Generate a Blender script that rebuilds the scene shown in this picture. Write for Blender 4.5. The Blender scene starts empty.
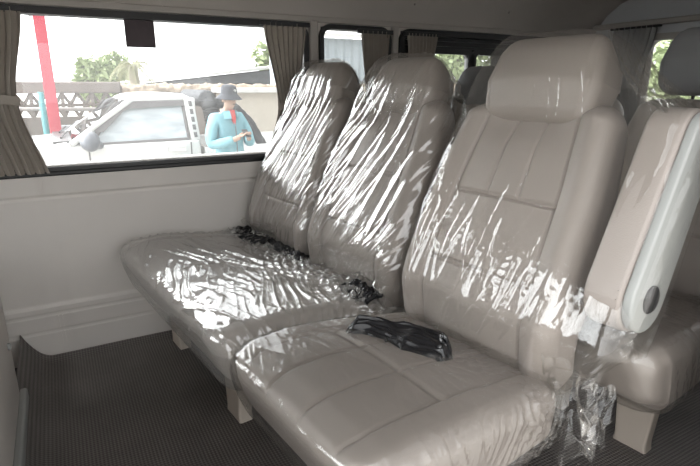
import bpy, bmesh, math, random
import numpy as np
from mathutils import Vector, Matrix
random.seed(7); RNG = np.random.RandomState(5)
PI = math.pi
scene = bpy.context.scene
COL = scene.collection

# ------------------------------------------------------------------ noise
_perm = RNG.permutation(256); _perm = np.concatenate([_perm, _perm, _perm])
_g = RNG.uniform(0, 2*PI, 256); _gx, _gy = np.cos(_g), np.sin(_g)
def perlin(x, y):
    x = np.asarray(x, float); y = np.asarray(y, float)
    xi = np.floor(x).astype(int); yi = np.floor(y).astype(int)
    xf = x-xi; yf = y-yi; xi &= 255; yi &= 255
    f = lambda t: t*t*t*(t*(t*6-15)+10)
    u, v = f(xf), f(yf)
    def gr(ix, iy, dx, dy):
        h = _perm[_perm[ix & 255]+(iy & 255)]
        return _gx[h]*dx+_gy[h]*dy
    a = gr(xi, yi, xf, yf); b = gr(xi+1, yi, xf-1, yf)
    c = gr(xi, yi+1, xf, yf-1); d = gr(xi+1, yi+1, xf-1, yf-1)
    return (a*(1-u)+b*u)*(1-v)+(c*(1-u)+d*u)*v*1.0
def ss(a, b, x):
    t = np.clip((np.asarray(x, float)-a)/(b-a), 0, 1); return t*t*(3-2*t)
def folds(X, Y, ang, w, l, seed, p=3.0):
    """ridges about w wide and l long, running along direction ang"""
    c, s = math.cos(ang), math.sin(ang)
    a = (X*c+Y*s); b = (-X*s+Y*c)
    b = b+.35*w*perlin(a/l*2.1+seed, b/w*.3+seed*1.7)
    n = perlin(a/l+seed*3.1, b/w+seed*.7)
    r = 1-np.minimum(1, np.abs(n)*2.6)
    return r**p

# ------------------------------------------------------------------ materials
def nodes(name):
    m = bpy.data.materials.new(name); m.use_nodes = True
    nt = m.node_tree
    for n in list(nt.nodes): nt.nodes.remove(n)
    out = nt.nodes.new('ShaderNodeOutputMaterial')
    return m, nt, out
def N(nt, typ, **kw):
    n = nt.nodes.new(typ)
    for k, v in kw.items():
        if k in n.inputs: n.inputs[k].default_value = v
        else: setattr(n, k, v)
    return n
def mat(name, col, rough=.5, metal=0., var=.08, scale=8., bump=0., bscale=60., spec=.5, coat=0., emis=None, stretch=(1,1,1)):
    m, nt, out = nodes(name)
    b = N(nt, 'ShaderNodeBsdfPrincipled', Roughness=rough, Metallic=metal)
    b.inputs['Specular IOR Level'].default_value = spec
    b.inputs['Coat Weight'].default_value = coat
    tc = N(nt, 'ShaderNodeTexCoord')
    mp = N(nt, 'ShaderNodeMapping'); mp.inputs['Scale'].default_value = stretch
    nt.links.new(tc.outputs['Object'], mp.inputs['Vector'])
    no = N(nt, 'ShaderNodeTexNoise', Scale=scale, Detail=5.)
    nt.links.new(mp.outputs[0], no.inputs['Vector'])
    mx = N(nt, 'ShaderNodeMix', data_type='RGBA')
    c1 = [max(0, c*(1-var*1.6)) for c in col]; c2 = [min(1, c*(1+var*1.6)) for c in col]
    mx.inputs[6].default_value = (*c1, 1); mx.inputs[7].default_value = (*c2, 1)
    nt.links.new(no.outputs[0], mx.inputs[0]); nt.links.new(mx.outputs[2], b.inputs['Base Color'])
    if bump:
        n2 = N(nt, 'ShaderNodeTexNoise', Scale=bscale, Detail=4.)
        nt.links.new(mp.outputs[0], n2.inputs['Vector'])
        bp = N(nt, 'ShaderNodeBump', Strength=bump, Distance=.01)
        nt.links.new(n2.outputs[0], bp.inputs['Height']); nt.links.new(bp.outputs[0], b.inputs['Normal'])
    nt.links.new(b.outputs[0], out.inputs[0])
    return m
def film_mat(name, gain=1.0, rough=.07, bump=.5, scale=(14, 14, 60), tint=(.97, .965, .955), haze=.03, base=.05, cap=.4):
    m, nt, out = nodes(name)
    tr = N(nt, 'ShaderNodeBsdfTransparent'); tr.inputs[0].default_value = (*tint, 1)
    gl = N(nt, 'ShaderNodeBsdfGlossy', Roughness=rough); gl.inputs[0].default_value = (.97, .97, .97, 1)
    df = N(nt, 'ShaderNodeBsdfDiffuse'); df.inputs[0].default_value = (.85, .84, .82, 1)
    tc = N(nt, 'ShaderNodeTexCoord'); mp = N(nt, 'ShaderNodeMapping'); mp.inputs['Scale'].default_value = scale
    nt.links.new(tc.outputs['Object'], mp.inputs['Vector'])
    no = N(nt, 'ShaderNodeTexNoise', Scale=1., Detail=3., Distortion=.6)
    nt.links.new(mp.outputs[0], no.inputs['Vector'])
    bp = N(nt, 'ShaderNodeBump', Strength=bump, Distance=.012)
    nt.links.new(no.outputs[0], bp.inputs['Height'])
    fr = N(nt, 'ShaderNodeFresnel', IOR=1.5)
    nt.links.new(bp.outputs[0], fr.inputs['Normal']); nt.links.new(bp.outputs[0], gl.inputs['Normal'])
    ml = N(nt, 'ShaderNodeMath', operation='MULTIPLY_ADD', use_clamp=True); ml.inputs[1].default_value = gain; ml.inputs[2].default_value = base
    nt.links.new(fr.outputs[0], ml.inputs[0])
    m0 = N(nt, 'ShaderNodeMixShader'); m0.inputs[0].default_value = haze
    nt.links.new(tr.outputs[0], m0.inputs[1]); nt.links.new(df.outputs[0], m0.inputs[2])
    mx = N(nt, 'ShaderNodeMixShader')
    mn = N(nt, 'ShaderNodeMath', operation='MINIMUM'); mn.inputs[1].default_value = cap; nt.links.new(ml.outputs[0], mn.inputs[0])
    nt.links.new(mn.outputs[0], mx.inputs[0]); nt.links.new(m0.outputs[0], mx.inputs[1]); nt.links.new(gl.outputs[0], mx.inputs[2])
    nt.links.new(mx.outputs[0], out.inputs[0])
    return m
def glass_mat(name, tint=(.95, .96, .96), dust=.03):
    m, nt, out = nodes(name)
    tr = N(nt, 'ShaderNodeBsdfTransparent'); tr.inputs[0].default_value = (*tint, 1)
    gl = N(nt, 'ShaderNodeBsdfGlossy', Roughness=.01)
    fr = N(nt, 'ShaderNodeFresnel', IOR=1.45)
    df = N(nt, 'ShaderNodeBsdfTranslucent'); df.inputs[0].default_value = (.9, .88, .85, 1)
    m0 = N(nt, 'ShaderNodeMixShader'); m0.inputs[0].default_value = dust
    nt.links.new(tr.outputs[0], m0.inputs[1]); nt.links.new(df.outputs[0], m0.inputs[2])
    mx = N(nt, 'ShaderNodeMixShader')
    nt.links.new(fr.outputs[0], mx.inputs[0]); nt.links.new(m0.outputs[0], mx.inputs[1]); nt.links.new(gl.outputs[0], mx.inputs[2])
    nt.links.new(mx.outputs[0], out.inputs[0])
    return m
def mat_rubber():
    m, nt, out = nodes('ribbed_rubber')
    b = N(nt, 'ShaderNodeBsdfPrincipled', Roughness=.55)
    tc = N(nt, 'ShaderNodeTexCoord'); sp = N(nt, 'ShaderNodeSeparateXYZ')
    nt.links.new(tc.outputs['Object'], sp.inputs[0])
    k = 2*PI/.021
    def wave(src_a, src_b, sgn):
        a = N(nt, 'ShaderNodeMath', operation='MULTIPLY_ADD'); a.inputs[1].default_value = sgn
        nt.links.new(sp.outputs[src_b], a.inputs[0]); nt.links.new(sp.outputs[src_a], a.inputs[2])
        c = N(nt, 'ShaderNodeMath', operation='MULTIPLY'); c.inputs[1].default_value = k
        nt.links.new(a.outputs[0], c.inputs[0])
        s = N(nt, 'ShaderNodeMath', operation='SINE'); nt.links.new(c.outputs[0], s.inputs[0]); return s
    s1, s2 = wave(0, 1, 1.), wave(0, 1, -1.)
    pr = N(nt, 'ShaderNodeMath', operation='MULTIPLY'); nt.links.new(s1.outputs[0], pr.inputs[0]); nt.links.new(s2.outputs[0], pr.inputs[1])
    rp = N(nt, 'ShaderNodeMapRange'); rp.inputs[1].default_value = -.5; rp.inputs[2].default_value = .7
    nt.links.new(pr.outputs[0], rp.inputs[0])
    mx = N(nt, 'ShaderNodeMix', data_type='RGBA'); mx.inputs[6].default_value = (.11, .098, .092, 1); mx.inputs[7].default_value = (.27, .245, .23, 1)
    nt.links.new(rp.outputs[0], mx.inputs[0])
    no = N(nt, 'ShaderNodeTexNoise', Scale=5., Detail=4.); nt.links.new(tc.outputs['Object'], no.inputs['Vector'])
    m2 = N(nt, 'ShaderNodeMix', data_type='RGBA', blend_type='MULTIPLY'); m2.inputs[0].default_value = .5
    nt.links.new(mx.outputs[2], m2.inputs[6]); nt.links.new(no.outputs[0], m2.inputs[7])
    nt.links.new(m2.outputs[2], b.inputs['Base Color'])
    bp = N(nt, 'ShaderNodeBump', Strength=.7, Distance=.004); nt.links.new(rp.outputs[0], bp.inputs['Height']); nt.links.new(bp.outputs[0], b.inputs['Normal'])
    nt.links.new(b.outputs[0], out.inputs[0]); return m

LEATHER = mat('beige_leather', (.335, .298, .272), .42, var=.05, scale=4, bump=.12, bscale=420)
LEATHER2 = mat('beige_leather_headrest', (.30, .265, .24), .45, var=.05, scale=4, bump=.12, bscale=420)
PLASTIC = mat('pale_seat_plastic', (.34, .35, .34), .45, var=.03)
GREYHR = mat('grey_headrest_vinyl', (.20, .20, .205), .6, var=.05)  # headrests of the row behind, greyer and darker than the front ones
STEEL = mat('chromed_steel', (.6, .6, .6), .25, metal=1.)
LEGM = mat('beige_leg_plastic', (.50, .44, .38), .55, var=.05)
TRIM = mat('pale_grey_trim', (.64, .605, .57), .55, var=.05, scale=3, bump=.08, bscale=300)
HEADL = mat('grey_headliner', (.42, .39, .365), .9, var=.05, scale=5, bump=.25, bscale=700)
REARM = mat('cool_grey_rear_trim', (.50, .515, .535), .8, var=.05, scale=5)
PILLAR = mat('grey_pillar_trim', (.36, .335, .31), .65, var=.04)
BLACKR = mat('black_rubber_seal', (.012, .012, .013), .45, var=.1)
BLACKP = mat('black_plastic', (.018, .018, .02), .38, var=.1)
DARKBIN = mat('crumpled_black_plastic', (.016, .016, .018), .22, var=.1, bump=.25, bscale=30)
MAT = mat_rubber()
CURT = mat('taupe_curtain_cloth', (.32, .285, .25), .85, var=.06, scale=30, bump=.3, bscale=500)
CURTG = mat('grey_curtain_cloth', (.31, .31, .31), .85, var=.06, scale=30, bump=.3, bscale=500)
STICK = mat('dark_sticker_back', (.05, .035, .04), .6, var=.15, scale=60)
GLASS = glass_mat('window_glass')
FILM_BACK = film_mat('clear_film_back', 1.0, .07, .15, (22, 22, 4), haze=.02, base=.02, cap=.12)
FILM_FAR = film_mat('clear_film_far', 1.8, .10, .2, (20, 20, 3), haze=.025, base=.05, cap=.36)
FILM_SEAT = film_mat('clear_film_seat', 1.5, .13, .2, (12, 12, 12), haze=.14, base=.10, cap=.34)
FILM_NEAR = film_mat('clear_film_near_seat', 1.0, .12, .12, (10, 10, 10), haze=.02, base=.02)
FILM_CLUMP = film_mat('clear_film_clump', 1.0, .06, .15, (25, 25, 25), haze=.015, base=.02)

# ------------------------------------------------------------------ objects
def link(o, parent=None):
    COL.objects.link(o)
    if parent: o.parent = parent
    return o
def obj(name, verts, faces, m, parent=None, smooth=True):
    me = bpy.data.meshes.new(name); me.from_pydata([tuple(map(float, v)) for v in verts], [], faces)
    me.validate(); me.materials.append(m)
    bm = bmesh.new(); bm.from_mesh(me); bmesh.ops.recalc_face_normals(bm, faces=bm.faces); bm.to_mesh(me); bm.free()
    if smooth: me.polygons.foreach_set('use_smooth', [True]*len(me.polygons))
    return link(bpy.data.objects.new(name, me), parent)
class MB:
    def __init__(s): s.v = []; s.f = []
    def add(s, vs, fs):
        o = len(s.v); s.v += [tuple(v) for v in vs]; s.f += [tuple(i+o for i in f) for f in fs]; return s
    def box(s, lo, hi, bev=0.0, M=None, seg=2):
        bm = bmesh.new(); bmesh.ops.create_cube(bm, size=1)
        for v in bm.verts: v.co = Vector([(lo[i]+hi[i])/2+v.co[i]*(hi[i]-lo[i]) for i in range(3)])
        if bev > 0: bmesh.ops.bevel(bm, geom=bm.edges[:], offset=bev, segments=seg, affect='EDGES', profile=.5)
        return s._bm(bm, M)
    def _bm(s, bm, M=None):
        bm.verts.ensure_lookup_table(); bm.verts.index_update()
        vs = [(M @ v.co if M else v.co)[:] for v in bm.verts]
        s.add(vs, [[v.index for v in f.verts] for f in bm.faces]); bm.free(); return s
    def prism(s, poly, axis, a, b, bev=0., seg=2):
        """poly: 2D list in the two other axes (in order), extruded along axis from a to b"""
        bm = bmesh.new(); n = len(poly)
        def P(p, t):
            c = list(p); c.insert(axis, t); return bm.verts.new(c)
        A = [P(p, a) for p in poly]; B = [P(p, b) for p in poly]
        bm.faces.new(A); bm.faces.new(B[::-1])
        for i in range(n): bm.faces.new((A[i], B[i], B[(i+1) % n], A[(i+1) % n]))
        bmesh.ops.recalc_face_normals(bm, faces=bm.faces)
        if bev > 0: bmesh.ops.bevel(bm, geom=bm.edges[:], offset=bev, segments=seg, affect='EDGES', profile=.5)
        return s._bm(bm)
    def tube(s, pts, rad, n=10, flat=1.0):
        pts = [Vector(p) for p in pts]; k = len(pts)
        rads = rad if hasattr(rad, '__len__') else [rad]*k
        rings = []; up = None
        for i, p in enumerate(pts):
            t = (pts[min(i+1, k-1)]-pts[max(i-1, 0)]).normalized()
            if up is None:
                up = Vector((0, 0, 1)) if abs(t.z) < .9 else Vector((1, 0, 0))
            a = t.cross(up)
            if a.length < 1e-5: a = t.cross(Vector((0, 1, 0)))
            a.normalize(); b = a.cross(t).normalized(); up = b
            rings.append([p+(a*math.cos(q)+b*math.sin(q)*flat)*rads[i] for q in [2*PI*j/n for j in range(n)]])
        vs = [v for r in rings for v in r]; fs = []
        for i in range(k-1):
            for j in range(n): fs.append((i*n+j, i*n+(j+1) % n, (i+1)*n+(j+1) % n, (i+1)*n+j))
        fs.append(tuple(range(n))[::-1]); fs.append(tuple((k-1)*n+j for j in range(n)))
        return s.add(vs, fs)
    def ellipsoid(s, c, r, M=None, n=20):
        bm = bmesh.new(); bmesh.ops.create_uvsphere(bm, u_segments=n, v_segments=n//2+2, radius=1)
        for v in bm.verts:
            v.co = Vector([v.co[i]*r[i] for i in range(3)])
            if M: v.co = M @ v.co
            v.co += Vector(c)
        return s._bm(bm)
    def grid(s, P):
        nu, nv = P.shape[:2]; vs = P.reshape(-1, 3)
        fs = [(i*nv+j, (i+1)*nv+j, (i+1)*nv+j+1, i*nv+j+1) for i in range(nu-1) for j in range(nv-1)]
        return s.add([tuple(v) for v in vs], fs)
    def build(s, name, m, parent=None, smooth=False): return obj(name, s.v, s.f, m, parent, smooth)
def smooth_by_angle(o, deg=35):
    me = o.data; me.polygons.foreach_set('use_smooth', [True]*len(me.polygons))
    bm = bmesh.new(); bm.from_mesh(me)
    for e in bm.edges:
        if len(e.link_faces) == 2 and e.calc_face_angle(0) > math.radians(deg): e.smooth = False
    bm.to_mesh(me); bm.free(); return o
def tag(o, label, cat, group=None):
    o['label'] = label; o['category'] = cat
    if group: o['group'] = group
    return o
def empty(name, loc=(0, 0, 0), rz=0, label=None, cat=None, group=None):
    o = bpy.data.objects.new(name, None); o.location = loc; o.rotation_euler = (0, 0, rz); o.empty_display_size = .1
    link(o)
    if label: tag(o, label, cat, group)
    return o
def struct(o): o['kind'] = 'structure'; return o
def copy_tree(o, parent=None):
    c = o.copy(); COL.objects.link(c)
    if parent: c.parent = parent
    for ch in list(o.children): copy_tree(ch, c)
    return c

# ------------------------------------------------------------------ slab: a padded, rounded block along a spine
def ring_rr(w, d, r, m):
    """rounded rectangle perimeter, x in 0..w, depth 0..d, m points evenly by arc length; starts at front centre"""
    r = min(r, w*.499, d*.499)
    segs = [('l', (w/2, 0), (w-r, 0)), ('a', (w-r, r), -PI/2, 0), ('l', (w, r), (w, d-r)), ('a', (w-r, d-r), 0, PI/2),
            ('l', (w-r, d), (r, d)), ('a', (r, d-r), PI/2, PI), ('l', (0, d-r), (0, r)), ('a', (r, r), PI, 1.5*PI), ('l', (r, 0), (w/2, 0))]
    pts = []
    for sg in segs:
        if sg[0] == 'l':
            a, b = np.array(sg[1]), np.array(sg[2]); n = max(2, int(np.linalg.norm(b-a)/.002))
            pts += [tuple(a+(b-a)*k/n) for k in range(n)]
        else:
            c = np.array(sg[1]); n = 10
            for k in range(n):
                q = sg[2]+(sg[3]-sg[2])*k/n; pts.append((c[0]+r*math.cos(q), c[1]+r*math.sin(q)))
    pts = np.array(pts); seg = np.linalg.norm(np.roll(pts, -1, 0)-pts, axis=1); L = np.concatenate([[0], np.cumsum(seg)])
    pp = np.vstack([pts, pts[:1]]); t = np.linspace(0, L[-1], m, endpoint=False)
    return np.stack([np.interp(t, L, pp[:, 0]), np.interp(t, L, pp[:, 1])], 1)
def slab(spine, xl, xr, depth, R, m, nt, front=None, Rend=(.04, .04), disp=None):
    """spine: [(a,b)] polyline in the (ly,z) plane of the FRONT surface, from one end to the other; depth goes to its right-hand side.
    xl,xr,depth: functions of t 0..1 (arc length).  front(s,t): push out of the front surface.  disp(X,L,onside): push along outward direction."""
    sp = np.array(spine, float); seg = np.linalg.norm(np.diff(sp, axis=0), axis=1); L = np.concatenate([[0], np.cumsum(seg)]); tot = L[-1]
    # smooth the spine
    tt = np.linspace(0, tot, 400); A = np.interp(tt, L, sp[:, 0]); B = np.interp(tt, L, sp[:, 1])
    ker = np.hanning(41); ker /= ker.sum()
    pad = lambda q: np.convolve(np.concatenate([2*q[0]-q[20:0:-1], q, 2*q[-1]-q[-2:-22:-1]]), ker, 'valid')
    A, B = pad(A), pad(B)
    dA, dB = np.gradient(A), np.gradient(B); ln = np.hypot(dA, dB); dA /= ln; dB /= ln
    R0, R1 = Rend
    n0 = 8; ts = np.concatenate([R0*(1-np.cos(np.linspace(0, PI/2, n0)))[:-1], np.linspace(R0, tot-R1, nt), tot-R1+R1*np.sin(np.linspace(0, PI/2, n0))[1:]])
    rows = []
    for t in ts:
        e = 0.
        if t < R0: e = R0*(1-math.sqrt(max(0, 1-((R0-t)/R0)**2)))
        if t > tot-R1: e = max(e, R1*(1-math.sqrt(max(0, 1-((t-(tot-R1))/R1)**2))))
        u = t/tot; a, b = np.interp(t, tt, A), np.interp(t, tt, B); ta, tb = np.interp(t, tt, dA), np.interp(t, tt, dB)
        nb = np.array([tb, -ta])                      # backwards (right-hand side of travel)
        l, r, d = xl(u), xr(u), depth(u); w = r-l
        e = min(e, d*.45, w*.45)
        rr = ring_rr(w-2*e, d-2*e, max(.004, min(R, (d-2*e)*.48)), m)
        X = l+e+rr[:, 0]; D = e+rr[:, 1]
        if front is not None:
            s = (X-l)/w; wt = np.clip(1-D/d, 0, 1)**1.5*(1 if e == 0 else max(0, 1-e/min(d*.45, .04)))
            D = D-front(s, u)*wt
        if disp is not None:
            cx, cd = (l+r)/2, d/2; ox, od = X-cx, D-cd
            nx, nd = np.sign(ox)*np.clip((np.abs(ox)-(w/2-R*1.2))/(R*1.2), 0, 1), np.sign(od)*np.clip((np.abs(od)-(d/2-R*1.2))/(R*1.2), 0, 1)
            q = np.hypot(nx, nd)+1e-6; k = disp(X, np.full_like(X, t), np.arange(m)/m)
            X = X+nx/q*k; D = D+nd/q*k
        rows.append(np.stack([X, a+nb[0]*D, b+nb[1]*D], 1))
    P = np.array(rows); K = len(rows)
    vs = P.reshape(-1, 3).tolist(); fs = []
    for i in range(K-1):
        for j in range(m): fs.append((i*m+j, i*m+(j+1) % m, (i+1)*m+(j+1) % m, (i+1)*m+j))
    c0 = P[0].mean(0); c1 = P[-1].mean(0); o = len(vs); vs += [c0.tolist(), c1.tolist()]
    for j in range(m):
        fs.append((o, (j+1) % m, j)); fs.append((o+1, (K-1)*m+j, (K-1)*m+(j+1) % m))
    return vs, fs
lerp = lambda t, xs, ys: float(np.interp(t, xs, ys))
def groove(x, c, w): return np.exp(-((np.asarray(x)-c)/w)**2)

# ------------------------------------------------------------------ seats
SEAT_RZ = math.radians(7.1); SEAT_Y = .70
BACK_SP = [(.045, .36), (.015, .46), (.005, .56), (.06, .70), (.155, .90), (.205, 1.00), (.235, 1.07)]
def back_front(s, u):
    s = np.asarray(s)
    lo = .17+.03*u
    f = .022*(1-ss(lo-.10, lo+.03, s)) + .022*ss(1-lo-.03, 1-lo+.10, s)      # side bolsters
    f = f + .010*np.sin(PI*np.clip((s-lo)/(1-2*lo), 0, 1))*(1-.5*u)
    f = f - .010*(groove(s, lo, .008)+groove(s, 1-lo, .008))
    inn = ss(lo-.01, lo+.01, s)*(1-ss(1-lo-.01, 1-lo+.01, s))
    f = f - .009*inn*(math.exp(-((u-.64)/.0065)**2)+math.exp(-((u-.38)/.0065)**2))
    up = float(ss(.63, .66, u))
    f = f - .007*up*(groove(s, .41, .007)+groove(s, .60, .007))*inn
    return f*float(1-ss(.93, 1.0, u)) - .03*float(ss(.8, 1., u))*ss(.2, .35, s)*(1-ss(.65, .8, s))
def make_backrest(w, parent, cx):
    xl = lambda u: cx-w/2+lerp(u, [0, .35, .7, 1], [.015, 0, .012, .045]); xr = lambda u: cx+w/2-lerp(u, [0, .35, .7, 1], [.015, 0, .012, .045])
    dp = lambda u: lerp(u, [0, .4, .8, 1], [.13, .15, .12, .10])
    v, f = slab(BACK_SP, xl, xr, dp, .045, 470, 250, back_front, (.04, .055))
    return obj('backrest', v, f, LEATHER, parent)
HR_SP = [(.205, 1.005), (.212, 1.05), (.222, 1.10), (.250, 1.16), (.305, 1.212)]
def make_headrest(w, parent, cx, dz=0., R_=.042):
    xl = lambda u: cx-w/2+lerp(u, [0, .4, 1], [.012, 0, .028]); xr = lambda u: cx+w/2-lerp(u, [0, .4, 1], [.012, 0, .028])
    dp = lambda u: lerp(u, [0, .5, 1], [.10, .14, .13])
    def fr(s, u): return .020*np.sin(PI*s)*math.sin(PI*min(1, u*1.05))-.004*(groove(s, .07, .012)+groove(s, .93, .012))
    sp = [(a+dz*.3*i/4, b+dz*i/4) for i, (a, b) in enumerate(HR_SP)]
    v, f = slab(sp, xl, xr, dp, R_, 190, 90, fr, (.04, .055))
    return obj('headrest', v, f, LEATHER2, parent)
def back_film(w, hw, parent, cx, m, seed, ang, amp, xr_extra=0., dens=1., name='plastic_cover', cover_arm=False, dz=0.):
    sp = [(.045, .385), (.0, .47), (-.012, .56), (.040, .70), (.130, .90), (.175, 1.0), (.192, 1.06), (.206, 1.12), (.245, 1.19), (.29, 1.228)]
    sp = [(a-.004+dz*.3*max(0, (b-1)/.23), b+dz*max(0, (b-1)/.23)) for a, b in sp]
    xl = lambda u: cx-w/2-.012+lerp(u, [0, .35, .62, .80, .92, 1], [.005, 0, .012, .050, (w-hw)/2-.005, (w-hw)/2+.02])
    def xr(u):
        b = cx+w/2+.012-lerp(u, [0, .35, .62, .80, .92, 1], [.005, 0, .012, .050, (w-hw)/2-.005, (w-hw)/2+.02])
        return b+(lerp(u, [0, .2, .72, .86, .95, 1], [0, .135, .15, .07, .01, 0]) if cover_arm else 0)
    dp = lambda u: lerp(u, [0, .4, .75, 1], [.16, .185, .18, .15])
    def disp(X, T, k):
        side = (np.abs(k-.5) < .35)
        Y = T
        Xs = np.where(k < .5, k, k-1)*1.3
        msk = np.clip(.5+1.6*perlin(Xs*4+seed*9, Y*3.2+seed), 0, 1)
        msk2 = np.clip(.3+2*perlin(Xs*3+seed*5+7, Y*3.5+seed+3), 0, 1)
        aa = ang+.5*perlin(Xs*1.2+seed, Y*1.2)*.0
        d = amp*(folds(Xs, Y, ang, .026/dens, .42, seed)*msk+.6*folds(Xs, Y, ang+.16, .05/dens, .5, seed+4.2, 2.)+.5*folds(Xs, Y, ang-.1, .012, .3, seed+8.3, 2.)*msk2)
        d = d+amp*.5*perlin(Xs*5, Y*3+seed)
        gather = 1-ss(0, .12, T)
        return d+gather*.006*folds(Xs, Y, PI/2, .018, .1, seed+2.5, 2.)
    v, f = slab(sp, xl, xr, dp, .06, 300, 220, None, (.03, .07), disp)
    o = obj(name, v, f, m, parent); o['label'] = 'creased clear plastic film over the backrest'
    return o
def cush_front(rows, cross, border):
    def fr(s, u):
        s = np.asarray(s); f = .012*np.sin(PI*s)*math.sin(PI*min(1, max(0, u)))
        inn = ss(rows[0]-.01, rows[0]+.01, s)*(1-ss(rows[-1]-.01, rows[-1]+.01, s))
        for r in rows: f = f-.006*groove(s, r, border)
        for c in cross: f = f-.007*inn*math.exp(-((u-c)/.014)**2)
        f = f-.008*inn*float(ss(.0, .5, u))
        return f
    return fr
CUSH_SP = [(-.555, .465), (-.48, .488), (-.38, .490), (-.22, .474), (-.08, .452), (.045, .432)]
def make_cushion(x0, x1, parent, rows, cross, border, m, sp=CUSH_SP):
    xl = lambda u: x0+lerp(u, [0, .12, .3, 1], [.03, .005, 0, .02]); xr = lambda u: x1-lerp(u, [0, .12, .3, 1], [.03, .005, 0, .02])
    dp = lambda u: lerp(u, [0, .15, .5, 1], [.165, .195, .19, .15])
    v, f = slab(sp, xl, xr, dp, .045, m, 130, cush_front(rows, cross, border), (.042, .03))
    return obj('seat_cushion', v, f, LEATHER, parent)
def cush_film(x0, x1, parent, m, seed, amp, fine, n=420, gather=1.):
    sp = [(a, b+.007) for a, b in CUSH_SP]; sp[0] = (-.570, .470); sp[-1] = (.06, .442)
    xl = lambda u: x0-.009+lerp(u, [0, .12, .3, 1], [.03, .005, 0, .02]); xr = lambda u: x1+.009-lerp(u, [0, .12, .3, 1], [.03, .005, 0, .02])
    dp = lambda u: lerp(u, [0, .15, .5, 1], [.185, .215, .21, .17])
    W = x1-x0
    def disp(X, T, k):
        Xs = np.where(k < .5, k, k-1)*2*(W+.2)
        a = .5
        msk = np.clip(.45+1.5*perlin(Xs*4+seed, T*4+seed), 0, 1)
        d = amp*(folds(Xs, T, 0.25, .040, .32, seed, 2.)*msk+.8*folds(Xs, T, -.35, .030, .25, seed+3.3, 2.2)*(1-.7*msk))
        d = d+fine*msk*(folds(Xs, T, .1, .018, .12, seed+5.5, 1.6)+folds(Xs, T, -.7, .018, .10, seed+7.1, 1.6))
        d = d+amp*.8*perlin(Xs*5+3, T*5)+amp*.85*perlin(Xs*9+1, T*8+seed)*(1 if fine > .001 else .3)
        back = ss(.40, .53, T)
        return d+gather*back*(.014*folds(Xs, T, 1.2, .026, .10, seed+9.1, 1.5)+.012*folds(Xs, T, -.4, .03, .1, seed+6.6, 1.5))
    v, f = slab(sp, xl, xr, dp, .06, n, 190, None, (.042, .03), disp)
    o = obj('plastic_cover', v, f, m, parent); o['label'] = 'crinkled clear plastic film over the seat cushion'
    return o
def leg_mesh(lx, ly, w=.13, d=.05, top=.36):
    m = MB(); m.prism([(lx-w*.62, top), (lx+w*.62, top), (lx+w*.40, 0.03), (lx+w*.44, 0.0), (lx-w*.44, 0.0), (lx-w*.40, .03)], 1, ly-d/2, ly+d/2, .008)
    return m
def clump(parent, c, size, seed, m, n=70, label=None):
    """a hanging, crumpled tail of film"""
    U, V = np.meshgrid(np.linspace(0, 1, n), np.linspace(0, 1, n), indexing='ij')
    X = (U-.5)*size[0]; Z = (V-.5)*size[2]
    d = size[1]*(1.2*perlin(U*2.5+seed, V*2.5)+.6*perlin(U*5+seed, V*4+4)+.12*perlin(U*11, V*9+seed))
    X = X+.4*size[0]*perlin(U*4+9, V*4+seed)*.5; Z = Z+.5*size[2]*perlin(U*3+seed*2, V*4+7)*.6
    P = np.stack([c[0]+X, c[1]+d, c[2]+Z], -1)
    q = MB().grid(P).build('plastic_tail', m, parent, True)
    q['label'] = label or 'bunched loose end of the clear plastic film'; return q

# --- the bench (two places)
bench = empty('bench_seat', (0, SEAT_Y, 0), SEAT_RZ, 'beige leather two-person bench seat wrapped in shiny creased plastic film, beside the big window', 'seat', 'film-wrapped van seats')
BX0, BX1 = .008, 1.062
make_cushion(BX0, BX1, bench, [.07, .47, .93], [.45], .006, 420)
for cx, w, hw in ((.325, .475, .30), (.83, .50, .31)):
    make_backrest(w, bench, cx); make_headrest(hw, bench, cx)
for lx, ly in ((.10, -.355), (.72, -.365), (.10, -.02), (.72, -.02)): leg_mesh(lx, ly).build('leg', LEGM, bench)
MB().box((.09, -.38, .29), (1.0, .0, .33), .006).build('seat_frame', BLACKP, bench)
films = [cush_film(BX0, BX1, bench, FILM_SEAT, 1.3, .007, .0016, 460),
         back_film(.475, .30, bench, .325, FILM_FAR, 2.7, 1.15, .009, dens=.75),
         back_film(.50, .31, bench, .83, FILM_FAR, 5.9, 1.05, .007, dens=.75)]
def gap_strip(pts, w, seed, parent):  # crumpled black strips standing in for the shade in the gaps around the cushion
    P = [Vector(p) for p in pts]; n = 60; rows = []
    for i in range(n+1):
        f = i/n*(len(P)-1); k = min(int(f), len(P)-2); c = P[k].lerp(P[k+1], f-k)
        rows.append([(c.x+.008*float(perlin(i*.2+seed, v*3)), c.y+w*(v-.5), c.z+.022*float(perlin(i*.23+seed, v*4+seed))+.012*(1-(2*v-1)**2)) for v in np.linspace(0, 1, 14)])
    A = np.array(rows); q = MB().grid(A); B = A.copy(); B[..., 2] -= .004; q.grid(B[::-1])
    o = q.build('dark_gap_strip', DARKBIN, parent, True); o['label'] = 'black strip added to darken the gap between cushion and backrest'
gap_strip([(.06, -.03, .468), (.20, -.05, .470), (.34, -.035, .468)], .10, 2.2, bench)
gap_strip([(.30, -.02, .466), (.48, -.02, .463), (.60, -.01, .462)], .06, 5.2, bench)
gap_strip([(.90, -.02, .462), (1.0, -.03, .462), (1.05, -.02, .458)], .10, 8.2, bench)
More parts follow.
